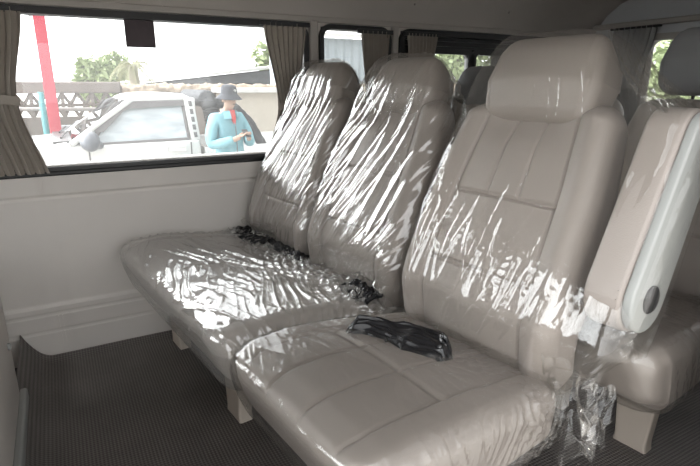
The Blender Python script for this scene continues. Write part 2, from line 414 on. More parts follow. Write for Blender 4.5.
# --- the single seat nearest the camera
near = empty('single_seat', (0, SEAT_Y, 0), SEAT_RZ, 'beige leather single seat in clear plastic film, nearest the camera, with raised armrest', 'seat', 'film-wrapped van seats')
NX0, NX1, NC = 1.078, 1.665, 1.37
make_cushion(NX0, NX1, near, [.15, .36, .60, .84], [.47], .008, 360)
make_backrest(.52, near, NC); make_headrest(.335, near, NC-.005, .032, .030)
for lx, ly in ((1.50, -.22), (1.22, -.22)): leg_mesh(lx, ly, .12).build('leg', LEGM, near)
MB().box((NX0+.06, -.38, .29), (NX1-.06, .0, .33), .006).build('seat_frame', BLACKP, near)
# armrest, folded up beside the back
def capsule(c0, r0, c1, r1, n=14):
    dx, dy = c1[0]-c0[0], c1[1]-c0[1]; a = math.atan2(dy, dx); q = math.acos((r0-r1)/math.hypot(dx, dy))
    return [(c1[0]+r1*math.cos(a-q+2*q*i/n), c1[1]+r1*math.sin(a-q+2*q*i/n)) for i in range(n+1)]+[(c0[0]+r0*math.cos(a+q+(2*PI-2*q)*i/n), c0[1]+r0*math.sin(a+q+(2*PI-2*q)*i/n)) for i in range(n+1)]
A0, A1 = (.105, .675), (.245, .985)
a_ = smooth_by_angle(MB().prism(capsule(A0, .082, A1, .070), 0, 1.668, 1.748, .010, 4).build('armrest', LEATHER, near), 50)
smooth_by_angle(MB().prism(capsule(A0, .075, A1, .064), 0, 1.748, 1.770, .006, 3).build('armrest_side_panel', PLASTIC, a_), 50)['label'] = 'pale grey plastic outer side of the armrest'
dk = MB(); dk.tube([(1.765, A0[0], A0[1]), (1.774, A0[0], A0[1]), (1.777, A0[0], A0[1])], [.030, .030, .026], 32)
smooth_by_angle(dk.build('pivot_cap', BLACKP, a_), 40)['label'] = 'round black pivot cap'
films += [cush_film(NX0, NX1, near, FILM_NEAR, 4.1, .0025, .0007, 330, .5),
          back_film(.52, .33, near, NC, FILM_BACK, 8.4, 1.45, .0055, dens=.9, cover_arm=True, dz=.032)]
def drape():
    n, k = 60, 60; U, V = np.meshgrid(np.linspace(0, 1, n), np.linspace(0, 1, k), indexing='ij')
    A = np.stack([1.515+.03*U, .26+.17*U, 1.235-.03*U-.02*U**2], -1); B = np.stack([1.70+.05*U, .185+.19*U, 1.045-.02*U], -1)
    P = A*(1-V[..., None])+B*V[..., None]; sag = np.sin(PI*V)
    P[..., 2] -= .030*sag; P[..., 0] -= .012*sag
    P[..., 2] += .010*folds(V*.3, U*.2, .12, .016, .4, 12.3, 2.)*(.3+sag)+.004*perlin(U*6, V*5); P[..., 1] -= .006*folds(V*.3, U*.2, -.15, .012, .3, 2.3, 2.)
    q = MB().grid(P).build('plastic_drape', FILM_CLUMP, near, True); q['label'] = 'clear film stretched from the headrest to the armrest'; return q
films += [drape()]
films += [clump(near, (1.66, .02, .40), (.17, .055, .24), 3.3, FILM_CLUMP),
          clump(near, (1.60, -.10, .33), (.13, .045, .17), 7.7, FILM_CLUMP),
          clump(near, (1.70, .10, .36), (.07, .03, .15), 11.1, FILM_CLUMP)]
films += [clump(bench, (.20, -.02, .485), (.30, .06, .09), 15.1, FILM_CLUMP), clump(bench, (.98, .0, .46), (.16, .05, .12), 21.1, FILM_CLUMP)]
# --- the row behind
for src, lab in ((bench, 'two-person bench in the row behind, only its headrest showing past the front seats'), (near, 'grey-topped single seat behind the armrest of the nearest seat, at the right edge')):
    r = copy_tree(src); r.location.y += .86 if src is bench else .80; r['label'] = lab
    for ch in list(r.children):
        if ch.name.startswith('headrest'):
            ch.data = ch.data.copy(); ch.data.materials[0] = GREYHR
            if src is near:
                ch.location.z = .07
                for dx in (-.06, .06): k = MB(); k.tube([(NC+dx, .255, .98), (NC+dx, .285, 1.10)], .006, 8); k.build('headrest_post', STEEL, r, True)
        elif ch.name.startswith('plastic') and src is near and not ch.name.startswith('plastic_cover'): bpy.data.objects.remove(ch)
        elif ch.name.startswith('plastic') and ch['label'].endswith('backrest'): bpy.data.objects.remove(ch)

# --- crumpled black plastic on the near cushion
def rag():
    n = 90; U, V = np.meshgrid(np.linspace(0, 1, n), np.linspace(-1, 1, n//2), indexing='ij')
    # spine from the front-left lobe to the back-right lobe (local x,y)
    sx = np.interp(U, [0, .25, .5, .75, 1], [1.165, 1.21, 1.29, 1.37, 1.43]); sy = np.interp(U, [0, .25, .5, .75, 1], [-.23, -.17, -.12, -.085, -.10])
    wd = np.interp(U, [0, .06, .2, .38, .55, .75, .93, 1], [.004, .04, .045, .055, .095, .07, .045, .004])
    dx, dy = .88, .48
    X = sx-dy*wd*V+.006*perlin(U*6, V*3)+.008; Y = sy+dx*wd*V+.006*perlin(U*6+5, V*3)-.01
    h = .034*np.sqrt(np.clip(1-V**2, 0, 1))*np.clip(np.minimum(U, 1-U)*9, 0, 1)
    h = h*(1+.5*perlin(U*6+2, V*2)+.45*perlin(U*2, V*7+1))+.003*folds(U*.4, V*.1, .1, .02, .2, 3.2)*np.clip(1-V**2, 0, 1)
    top = np.stack([X, Y, .462-.10*(Y+.2)+np.clip(h, .002, 1)], -1)
    q = MB().grid(top); lo = top.copy(); lo[..., 2] = .455-.10*(Y+.2); q.grid(lo[::-1]); return q
r_ = empty('black_plastic_sheet', (0, 0, 0), 0, 'crumpled black plastic sheet lying at the back of the nearest seat cushion', 'plastic sheet')
r_.location = (0, SEAT_Y, 0); r_.rotation_euler = (0, 0, SEAT_RZ)
rg = rag().build('sheet', DARKBIN, r_, True)

# ------------------------------------------------------------------ van shell
Y0, Y1, XR = -1.6, 3.05, 1.90
def wall_with_holes(x0, x1, holes, z0, z1, m, name, y0=Y0, y1=Y1):
    ys = sorted({y0, y1, *[h[0] for h in holes], *[h[1] for h in holes]})
    q = MB()
    for a, b in zip(ys[:-1], ys[1:]):
        hs = [h for h in holes if h[0] <= a+1e-6 and h[1] >= b-1e-6]
        if hs: q.box((x0, a, z0), (x1, b, hs[0][2])); q.box((x0, a, hs[0][3]), (x1, b, z1))
        else: q.box((x0, a, z0), (x1, b, z1))
    return q
W = [(-1.5, 1.05, .80, 1.362), (1.13, 1.50, .80, 1.362), (1.575, 2.75, .80, 1.362)]
wl = wall_with_holes(-.075, 0, [(a, b, c, d) for a, b, c, d in W], 0, 1.42, TRIM, 'wall_left').build('wall_left', TRIM)
struct(wl)
# moulded lower wall panel with creases, seam and stitched joints
def wall_panel():
    zs = [0, .055, .06, .12, .128, .136, .195, .203, .211, .232, .240, .248, .40, .60, .672, .678, .684, .690, .74, .765, .775, .79]
    xs = [.018, .018, .018, .018, .011, .018, .020, .013, .020, .020, .012, .010, .010, .010, .010, .004, .004, .013, .014, .014, .010, .002]
    z2, x2 = [], []
    for i, (z, x) in enumerate(zip(zs, xs)):
        z2.append(z); x2.append(x)
        if i < len(zs)-1 and zs[i+1]-z > .012:
            for q in (.0025, zs[i+1]-z-.0025): z2.append(z+q); x2.append(x+(xs[i+1]-x)*q/(zs[i+1]-z))
    zs, xs = z2, x2
    ys = np.linspace(Y0+.01, Y1-.01, 160)
    P = np.array([[(x, y, z) for z, x in zip(zs, xs)] for y in ys])
    for yj in (-.085, 1.35): P[:, :, 0] -= .006*np.exp(-((ys-yj)/.012)**2)[:, None]
    return MB().grid(P)
wp = struct(wall_panel().build('trim_1', TRIM, None, True))
jt = MB()
for y in (-.085, 1.35):
    for d in (-.007, .007): jt.box((.010, y+d-.0015, .692), (.0162, y+d+.0015, .762)); jt.box((.016, y+d-.0015, .062), (.0222, y+d+.0015, .122)); jt.box((.018, y+d-.0015, .138), (.0222, y+d+.0015, .192))
struct(jt.build('trim_7', TRIM))
# black seals and pillars
def frame_loop(y0, y1, z0, z1, r, t, xa, xb, k=7):
    """rounded rectangular band"""
    def loop(off):
        pts = []
        R_ = max(.005, r-off)
        for cy, cz, q0 in ((y1-r, z1-r, 0), (y0+r, z1-r, PI/2), (y0+r, z0+r, PI), (y1-r, z0+r, 1.5*PI)):
            for i in range(k+1): q = q0+PI/2*i/k; pts.append((cy+R_*math.cos(q), cz+R_*math.sin(q)))
        return pts
    o, i_ = loop(0), loop(t); n = len(o); vs = []; fs = []
    for (x) in (xa, xb):
        vs += [(x, *p) for p in o]+[(x, *p) for p in i_]
    for j in range(n):
        a, b = j, (j+1) % n
        fs += [(a, b, n+b, n+a), (2*n+a, 3*n+a, 3*n+b, 2*n+b), (a, 2*n+a, 2*n+b, b), (n+a, n+b, 3*n+b, 3*n+a)]
    return MB().add(vs, fs), i_
def make_window(i, y0, y1, z0, z1, r, t):
    f, inner = frame_loop(y0-.012, y1+.012, z0-.03, z1+.010, r, t, -.055, .016)
    fo = struct(smooth_by_angle(f.build('window_%d' % i, BLACKR), 40))
    g = MB().box((-.034, y0-.005, z0-.02), (-.029, y1+.005, z1+.01)).build('glass', GLASS, fo)
    return fo
w1 = make_window(1, *W[0], .06, .026); w2 = make_window(2, *W[1], .06, .022); w3 = make_window(3, *W[2], .06, .03)
# sliding sashes of the third window, thick and black
s3 = MB()
for a, b in ((1.60, 2.085), (2.065, 2.74)):
    fr3, _ = frame_loop(a, b, .80, 1.30, .06, .04, -.05, -.02); s3.add(fr3.v, fr3.f)
s3.box((-.05, 1.58, 1.285), (-.018, 2.74, 1.362)); s3.box((-.018, 1.58, 1.322), (.006, 2.74, 1.332)); s3.box((-.018, 1.58, 1.297), (0, 2.74, 1.304))
s3.build('sash', BLACKP, w3)
# window sill strip below glass, header strip above
struct(MB().box((-.02, Y0, .762), (.020, Y1-.02, .782), .006).build('trim_2', BLACKR))
struct(MB().box((-.03, Y0, 1.375), (.014, Y1-.02, 1.400), .004).build('trim_3', PILLAR))
pq = MB()
for a, b in ((1.068, 1.112), (1.518, 1.555)): pq.box((-.02, a, .79), (.022, b, 1.385), .010)
struct(pq.build('trim_4', PILLAR))
# headliner with coved sides
def headliner():
    pr = [(.004, 1.396), (.012, 1.42), (.035, 1.455), (.08, 1.51), (.16, 1.565), (.30, 1.61), (.55, 1.64), (.95, 1.65), (1.35, 1.64), (1.60, 1.61), (1.74, 1.565), (1.82, 1.51), (1.87, 1.455), (1.89, 1.40), (1.895, 1.372)]
    ys = np.concatenate([np.linspace(Y0, .42, 40), [.428, .434, .440], np.linspace(.45, Y1, 40)])
    P = np.array([[(x, y, z) for x, z in pr] for y in ys])
    P[40:43, :, 2] += np.array([.004, .008, .004])[:, None]
    o = MB().grid(P)
    P2 = P.copy(); P2[..., 2] += .04; o.grid(P2[::-1]); return o
ce = struct(headliner().build('ceiling', HEADL, None, True))
# headliner clips
for y, x, z in ((1.62, .055, 1.482), (1.05, .055, 1.482), (2.25, .055, 1.482)):
    k = MB(); k.ellipsoid((x, y, z), (.008, .008, .008), None, 12)
    tag(k.build('headliner_clip', PILLAR, None, True), 'small round grey clip in the headliner above the side windows', 'clip', 'headliner clips')
fl = struct(MB().box((-.08, Y0, -.06), (XR, Y1, -.004)).build('floor', BLACKR))
# rubber mat, curling up at the front edge and at the wall
def matmesh():
    ys = np.concatenate([np.linspace(-.235, -.12, 14), np.linspace(-.10, 2.9, 80)]); xs = np.concatenate([np.linspace(.022, .10, 10), np.linspace(.12, 1.86, 60)])
    Y, X = np.meshgrid(ys, xs, indexing='ij')
    Z = .005+.12*np.clip((-.13-Y)/.105, 0, 1)**2*np.clip(1.1-.35*X, .2, 1)+.018*np.clip((.075-X)/.05, 0, 1)**1.5
    Z = Z+.004*np.clip(perlin(X*2.2, Y*2.2), 0, 1)
    P = np.stack([X, Y, Z], -1); q = MB().grid(P); P2 = P.copy(); P2[..., 2] -= .005; q.grid(P2[::-1]); return q
tag(matmesh().build('floor_mat', MAT, None, True), 'dark textured rubber mat covering the van floor, curled at its front edge', 'mat')
# pale moulded box at the front edge of the foot room
pb = empty('front_box', (1.0, -.4, 0), 0, 'pale grey moulded panel at the far left edge, in front of the curled mat', 'panel')
q = MB().prism([(-.60, .012), (.42, .012), (.42, .03), (-.575, .05), (-.592, .30), (-.60, .50), (-.585, .56), (-.55, .585), (.42, .585), (.42, .6), (-.60, .6)][:2]+[(.80, .012), (.80, .57), (-.56, .57), (-.59, .53)], 1, -.28, .175, .02, 3)
bx = smooth_by_angle(q.build('body', TRIM, pb), 40)
MB().box((-.61, .172, .012), (.75, .196, .10), .008, None, 3).build('base_strip', PLASTIC, pb)
sc_ = MB(); sc_.tube([(-.52, .172, .30), (-.52, .181, .30), (-.52, .184, .30)], [.012, .012, .007], 16); sc_.build('screw', PLASTIC, pb, True)
# rear wall and window
RW = (.36, 1.54, .78, 1.36)
def rear():
    q = MB()
    q.box((-.08, Y1, 0), (RW[0], Y1+.06, 1.64)); q.box((RW[1], Y1, 0), (XR, Y1+.06, 1.64))
    q.box((RW[0], Y1, 0), (RW[1], Y1+.06, RW[2])); q.box((RW[0], Y1, RW[3]), (RW[1], Y1+.06, 1.64)); return q
struct(rear().build('wall_rear', REARM))
struct(MB().box((.02, Y1-.05, 1.425), (XR-.03, Y1+.0, 1.455), .008).build('trim_5', PILLAR))
f, _ = frame_loop(0, 1, 0, 1, .05, .02, 0, 1)
f, _ = frame_loop(RW[0]-.02, RW[1]+.02, RW[2]-.02, RW[3]+.02, .08, .035, 0, 1)
rv = [(y, Y1-.012+.06*x, z) for x, y, z in f.v]
w4 = struct(smooth_by_angle(obj('window_4', rv, f.f, PILLAR), 40))
MB().box((RW[0]-.01, Y1+.03, RW[2]-.01), (RW[1]+.01, Y1+.035, RW[3]+.01)).build('glass', GLASS, w4)
# right-hand wall: door opening from Y0 to 1.05, then window
rw = MB(); rw.box((XR-.03, 1.13, 0), (XR+.04, Y1, .95)); rw.box((XR-.03, 1.13, 1.34), (XR+.04, Y1, 1.68)); rw.box((XR-.03, 1.13, .95), (XR+.04, 1.62, 1.34)); rw.box((XR-.03, 2.6, .95), (XR+.04, Y1, 1.34))
struct(rw.build('wall_right', TRIM))
f, _ = frame_loop(1.60, 2.62, .93, 1.36, .06, .03, XR-.02, XR+.03)
w5 = struct(f.build('window_5', BLACKR)); MB().box((XR+.003, 1.61, .94), (XR+.008, 2.61, 1.35)).build('glass', GLASS, w5)
fw = MB(); fw.box((-.08, Y0-.06, 0), (XR, Y0, .98)); fw.box((-.08, Y0-.06, 1.54), (XR, Y0, 1.68)); fw.box((-.08, Y0-.06, .98), (.06, Y0, 1.54)); fw.box((XR-.14, Y0-.06, .98), (XR, Y0, 1.54))
fwo = struct(fw.build('wall_front', TRIM))
f, _ = frame_loop(.04, XR-.12, .96, 1.56, .08, .03, Y0-.05, Y0+.01)
w6 = struct(obj('window_6', [(y, x, z) for x, y, z in f.v], f.f, BLACKR)); MB().box((.05, Y0-.03, .97), (XR-.13, Y0-.025, 1.55)).build('glass', GLASS, w6)
rf = MB(); rf.box((XR-.03, Y0, 0), (XR+.04, -.16, .78)); rf.box((XR-.03, Y0, 1.34), (XR+.04, -.16, 1.68)); rf.box((XR-.03, -.30, .78), (XR+.04, -.16, 1.34)); rf.box((XR-.03, Y0, .78), (XR+.04, Y0+.1, 1.34))
struct(rf.build('wall_right', TRIM))
f, _ = frame_loop(Y0+.08, -.28, .76, 1.36, .06, .03, XR-.02, XR+.03)
w7 = struct(f.build('window_7', BLACKR)); MB().box((XR+.003, Y0+.09, .77), (XR+.008, -.29, 1.35)).build('glass', GLASS, w7)
struct(MB().box((-.10, Y0, 1.68), (XR+.06, Y1+.07, 1.72), .015).build('trim_6', PLASTIC))   # roof skin

# ------------------------------------------------------------------ sticker
st = MB().box((-.0285, .288, 1.245), (-.0270, .400, 1.362))
stk = tag(st.build('window_sticker', STICK), 'small square dark sticker on the glass of the big window', 'sticker')

# ------------------------------------------------------------------ curtains
def curtain(a0, a1, b0, b1, zt, zm, zb, x, m, npl, c0=None, c1=None, amp=.016):
    """pleated cloth: y range a0..a1 at top, b0..b1 at tie height zm, c0..c1 at bottom"""
    c0 = a0 if c0 is None else c0; c1 = a1 if c1 is None else c1
    n, k = npl*12, 50
    S, V = np.meshgrid(np.linspace(0, 1, n), np.linspace(0, 1, k), indexing='ij')
    Z = zt+(zb-zt)*V; vm = (zt-zm)/(zt-zb)
    lo = np.where(V < vm, a0+(b0-a0)*ss(0, vm, V), b0+(c0-b0)*ss(vm, 1.15, V)/ss(vm, 1.15, 1)); hi = np.where(V < vm, a1+(b1-a1)*ss(0, vm, V), b1+(c1-b1)*ss(vm, 1.15, V)/ss(vm, 1.15, 1))
    ph = S*npl*2*PI+.5*np.sin(V*5+S*9)
    Y = lo+(hi-lo)*S+.004*np.sin(ph*2); am = amp*(.75+.25*perlin(S*6+npl, V*3))
    X = x+am*np.sin(ph)
    P = np.stack([X, Y, Z], -1); q = MB().grid(P); P2 = P.copy(); P2[..., 0] -= .002; q.grid(P2[::-1]); return q
def place_curtain(label, *a, rz=None, tie=True, **kw):
    m = a[7]; t = empty('curtain', (0, 0, 0), 0, label, 'curtain', 'pleated van curtains')
    curtain(*a, **kw).build('cloth', m, t, True)
    a0, a1, b0, b1, zt, zm, zb, x = a[:7]+(a[7],) if False else (a[0], a[1], a[2], a[3], a[4], a[5], a[6], None)
    return t
def mk_curtain(label, a, b, c, zt, zm, zb, x, m, npl, tie=True, amp=.016):
    t = empty('curtain', (x, a[0], zb), 0, label, 'curtain', 'pleated van curtains')
    q = curtain(a[0], a[1], b[0], b[1], zt, zm, zb, x, m, npl, c[0], c[1], amp)
    q.v = [(v[0]-x, v[1]-a[0], v[2]-zb) for v in q.v]; q.build('cloth', m, t, True)
    if tie:
        n = 24; h = .016; ring = []
        for i in range(n+1):
            q2 = i/n; ring.append((amp*1.5+.004*math.sin(q2*9), b[0]-.006+(b[1]-b[0]+.012)*q2))
        P = np.array([[(X, Y-a[0], zm-zb+dz+.006*math.sin(j*.4)) for dz in (-h, h)] for j, (X, Y) in enumerate(ring)])
        tb = MB().grid(P); P2 = P.copy(); P2[..., 0] += .003; tb.grid(P2[::-1])
        tb.build('tieback', m, t, True)
    rl = MB(); rl.box((-.008, -.02, zt-zb-.012), (.008, a[1]-a[0]+.02, zt-zb+.008), .003); rl.build('rail', BLACKP, t)
    return t
mk_curtain('taupe pleated curtain tied back at the left end of the big window', (-.52, -.055), (-.50, -.105), (-.48, -.045), 1.362, 1.045, .775, .024, CURT, 13)
mk_curtain('taupe pleated curtain at the right end of the big window', (.845, 1.045), (.90, 1.01), (.83, 1.02), 1.362, 1.00, .775, .020, CURT, 8, amp=.011)
mk_curtain('taupe pleated curtain in the narrow middle window', (1.335, 1.495), (1.36, 1.49), (1.34, 1.49), 1.350, .98, .775, .022, CURT, 6)
mk_curtain('taupe pleated curtain at the front end of the dark-framed rear side window', (1.60, 1.79), (1.62, 1.75), (1.60, 1.77), 1.350, 1.08, .775, .026, CURT, 9)
rc = mk_curtain('grey pleated curtain beside the tailgate window, above the nearest seat', (0, .27), (0, .20), (0, .27), 1.425, 1.09, .775, .024, CURTG, 8)
rc.rotation_euler = (0, 0, -PI/2); rc.location = (.16, Y1-.035, .775)

# ------------------------------------------------------------------ outside
GZ = -.65
CONC = mat('pale_concrete_ground', (0.384, 0.372, 0.352), .9, var=.08, scale=.8)
gr = struct(MB().box((-70, -60, GZ-.1), (60, 70, GZ)).build('ground', CONC))
WHITE = mat('white_car_paint', (0.619, 0.619, 0.612), .25, var=.01, coat=.6)
TGLASS = mat('car_window_glass', (0.4, 0.448, 0.48), .06, var=.35, scale=3., spec=.8, stretch=(1, 1, 3))
TGREY = mat('dark_smoked_plastic', (.13, .125, .13), .3, var=.1)
BARK = mat('black_foam_bar', (.045, .047, .052), .8, var=.15, bump=.4, bscale=50)
MIRR = mat('grey_mirror_shell', (.10, .11, .13), .35, var=.1)
def truck():
    t = empty('pickup_truck', (-3.9, .6, GZ), 0, 'white single-cab pickup truck parked outside the big window', 'truck')
    o = Vector((-3.9, .6, GZ))
    K = 1.245
    def mp(v):
        x, y, z = v; zt = 1.1-(1.1-.50)*K
        return Vector((x-1.3, y*K, 1.1-(1.1-z)*K if z > .5 else GZ+(z-GZ)*(zt-GZ)/(.5-GZ)))
    o = mp((-3.9, .6, GZ)); t.location = o
    def b(mb, name, m, par=t, ang=35, raw=False):
        mb.v = [tuple((Vector(v) if raw else mp(v))-o) for v in mb.v]; return smooth_by_angle(mb.build(name, m, par), ang)
    xn, xf = -3.0, -4.75
    # lower body with wheel arches
    def arch(c, r, z): return [(c+r*math.cos(q), z+r*math.sin(q)) for q in np.linspace(PI, 0, 13)]
    zc = GZ+.36
    lower = [(-1.75, GZ+.33), (-1.78, GZ+.75), (-1.70, .30), (-1.60, .42), (-.9, .525), (-.15, .575), (.08, .605), (.10, .57), (1.25, .575), (1.26, GZ+.30)]
    poly = lower+[(.20, GZ+.28)]+arch(-.75, .40, zc)[::-1]
    b(MB().prism(poly, 0, xf, xn, .03, 3), 'body', WHITE)
    b(MB().prism([(-1.60, .425), (-.9, .532), (-.15, .583), (-.02, .60), (-.02, .57), (-.15, .55), (-.9, .50), (-1.58, .40)], 0, xf+.16, xn-.14, .012), 'hood', WHITE)
    b(MB().box((xf+.12, -.04, .585), (xn-.10, .20, .612), .01), 'wiper_cowl', BLACKP)
    for k, x in ((0, xn-.45), (1, xf+.45)): b(MB().tube([(x, .03, .62), (x-.25, .06, .635), (x-.55, .10, .65)], .009, 6), 'wiper', BLACKP)
    # cab: roof, pillars, rear wall
    roof = MB().prism([(.62, .985), (.70, 1.012), (.90, 1.030), (1.12, 1.022), (1.20, .985), (1.20, .955), (.62, .945)], 0, xf+.15, xn-.13, .02, 3); b(roof, 'roof', WHITE)
    for x in (xn-.03, xf+.03):
        s = -1 if x == xn-.03 else 1
        pil = MB().tube([(x, .10, .58), (x+.05*s, .38, .78), (x+.11*s, .66, .972)], [.028, .024, .026], 8); b(pil, 'front_pillar', WHITE)
        px0, px1 = sorted((x+.035*-s*0, x+.10*s))
        bp = MB()
        bp.prism([(1.165, .57), (1.26, .57), (1.215, .985), (1.13, .985)], 0, min(x, x+.1*s), max(x, x+.1*s), .015); bpo = b(bp, 'rear_pillar', WHITE)
        for z in np.linspace(.60, .90, 5):
            xx = x-.002*s; lv = MB().prism([(1.20-.1*(z-.57), z), (1.232-.1*(z-.57), z), (1.226-.1*(z-.57), z+.05), (1.194-.1*(z-.57), z+.05)], 0, min(xx, xx+.012*s)-.004*(s < 0)*-1, max(xx, xx+.012*s)+(.004 if s < 0 else 0), .002)
            b(lv, 'vent_slot', TGREY, bpo)
    b(MB().box((xf+.06, 1.19, .55), (xn-.06, 1.235, .98), .01), 'cab_rear_wall', WHITE)
    ws = MB().grid(np.array([[(x+(.10 if x < -3.9 else -.10)*v, .10+.55*v, .60+.375*v+.01*math.sin(PI*v)) for v in np.linspace(0, 1, 8)] for x in np.linspace(xf+.06, xn-.06, 8)]))
    b(ws, 'windscreen', GLASS)
    # doors
    for side in (0, 1):
        x = xn if side == 0 else xf; s = -1 if side == 0 else 1
        lo, hi = sorted((x-.01*s, x+.05*s))
        d = b(MB().prism([(.24, -.32), (1.15, -.32), (1.155, .56), (.235, .56)], 0, lo, hi, .015, 3), 'door', WHITE)
        gp = MB(); gp.tube([(x-.012*s if s < 0 else x-.012, .238, .56), (x-.012*s if s < 0 else x-.012, .238, -.32), (x-.012*s if s < 0 else x-.012, 1.15, -.32), (x-.012*s if s < 0 else x-.012, 1.152, .56)], .006, 6); b(gp, 'panel_gap', TGREY, d)
        xw = x+.055*s
        # window glass leaning in, then its dark rim
        ring = [(.275, .60), (.36, .715), (.545, .925), (.60, .945), (1.085, .955), (1.135, .945), (1.14, .58), (.33, .565)]
        lean = lambda z: xw+s*.13*(z-.57)/.4
        gl = MB().add([(lean(z), y, z) for y, z in ring], [tuple(range(len(ring)))]); b(gl, 'door_glass', TGLASS, d)
        rim = MB(); pts = [(lean(z)-s*.008, y, z) for y, z in ring]; rim.tube(pts+pts[:1], .024, 8); b(rim, 'window_rim', TGREY, d)
        vis = [(.28, .70), (.50, .935), (.58, .968), (1.13, .975), (1.135, .905), (.64, .885), (.57, .86), (.38, .68)]
        vm = MB(); vv = [(lean(z)-s*.03, y, z) for y, z in vis]+[(lean(z)-s*.045, y, z) for y, z in vis]; n = len(vis)
        vm.add(vv, [tuple(range(n)), tuple(range(2*n-1, n-1, -1))]+[(i, (i+1) % n, n+(i+1) % n, n+i) for i in range(n)]); b(vm, 'rain_visor', TGREY, d)
        hd = MB().box((x-.035*s if s < 0 else x-.035, .93, .475), (x-.01*s if s < 0 else x-.01, 1.10, .515), .008); b(hd, 'door_handle', WHITE, d)
        mr = MB(); mr.ellipsoid((x-s*.15, .25, .62), (.15, .085, .085), Matrix.Rotation(.25, 3, 'Y'), 20); mr.tube([(x-s*.13, .30, .58), (x-s*.04, .33, .565), (x+s*.02, .34, .57)], .03, 8)
        b(mr, 'door_mirror', MIRR, d, 60)
    # bed
    bed = MB(); y0, y1 = 1.29, 2.85
    bed.prism([(y0, GZ+.34), (y0, .50), (y1, .50), (y1, GZ+.34)]+arch(2.1, .40, zc)[::-1], 0, xn-.05, xn, .012); bed.prism([(y0, GZ+.34), (y0, .50), (y1, .50), (y1, GZ+.34)]+arch(2.1, .40, zc)[::-1], 0, xf, xf+.05, .012)
    bed.box((xf+.05, y0, GZ+.6), (xn-.05, y1, GZ+.66)); bed.box((xf+.05, y0, GZ+.6), (xn-.05, y0+.04, .5)); bed.box((xf, y1-.04, GZ+.4), (xn, y1, .5), .01)
    b(bed, 'cargo_bed', WHITE)
    # padded roll bar
    rb = MB()
    def ribbed(pts, r, n):
        P = [Vector(p) for p in pts]; out = []; 
        for i in range(n+1):
            f = i/n*(len(P)-1); k = min(int(f), len(P)-2); out.append(P[k].lerp(P[k+1], f-k))
        rb.tube(out, [r*(1+.07*math.sin(i*1.6)) for i in range(n+1)], 14)
    ribbed([(xn-.11, 1.46, .20), (xn-.12, 1.42, .72), (xn-.15, 1.40, .90), (xn-.30, 1.40, .965), (xf+.30, 1.40, .965), (xf+.15, 1.40, .90), (xf+.12, 1.42, .72), (xf+.11, 1.46, .20)], .085, 160)
    for x in (xn-.14, xf+.14): ribbed([(x, 1.44, .93), (x, 1.62, .90), (x, 1.80, .72), (x, 1.95, .45)], .05, 40)
    b(rb, 'roll_bar', BARK, t, 60)
    for y in (-.75, 2.1):
        for x in (xn-.13, xf+.13):
            w = MB(); w.tube([(x-.10, y, zc), (x-.085, y, zc), (x+.085, y, zc), (x+.10, y, zc)], [.30, .355, .355, .30], 28); w.v = [(v[0]-1.3, y*K+(v[1]-y), v[2]) for v in w.v]; wo = b(w, 'wheel', BLACKR, raw=True)
            h = MB(); h.tube([(x-.105, y, zc), (x+.105, y, zc)], [.2, .2], 20); h.v = [(v[0]-1.3, y*K+(v[1]-y), v[2]) for v in h.v]; b(h, 'hub', PLASTIC, wo, raw=True)
    for x in (xn-.28, xf+.28): b(MB().box((x-.2, -1.80, .10), (x+.2, -1.70, .30), .03), 'headlight', TGLASS)
    b(MB().box((xf+.02, -1.86, GZ+.35), (xn-.02, -1.72, GZ+.62), .04), 'bumper', WHITE)
truck()

# ---- person
SKIN = mat('skin', (0.375, 0.255, 0.195), .6, var=.05)
JACK = mat('light_blue_jacket', (0.18, 0.374, 0.432), .7, var=.08, scale=12, bump=.4, bscale=25)
RED = mat('red_cloth', (0.6, 0.08, 0.08), .8, var=.05)
HATM = mat('dark_grey_hat_cloth', (0.056, 0.06, 0.071), .85, var=.1)
PANTS = mat('dark_trousers', (.06, .065, .08), .8, var=.1)
def skin_mesh(name, nodes_, edges, m, parent=None, sub=2, root=0):
    me = bpy.data.meshes.new(name); me.from_pydata([n[0] for n in nodes_], edges, []); o = bpy.data.objects.new(name, me); link(o)
    sk = o.modifiers.new('s', 'SKIN'); sk.use_smooth_shade = True
    if not me.skin_vertices: 
        bpy.context.view_layer.objects.active = o; 
    for i, n in enumerate(nodes_):
        r = n[1]; me.skin_vertices[0].data[i].radius = r if hasattr(r, '__len__') else (r, r)
        me.skin_vertices[0].data[i].use_root = (i == root)
    su = o.modifiers.new('u', 'SUBSURF'); su.levels = su.render_levels = sub
    dg = bpy.context.evaluated_depsgraph_get(); nm = bpy.data.meshes.new_from_object(o.evaluated_get(dg))
    v = [x.co[:] for x in nm.vertices]; f = [tuple(p.vertices) for p in nm.polygons]
    bpy.data.objects.remove(o); bpy.data.meshes.remove(nm)
    return v, f
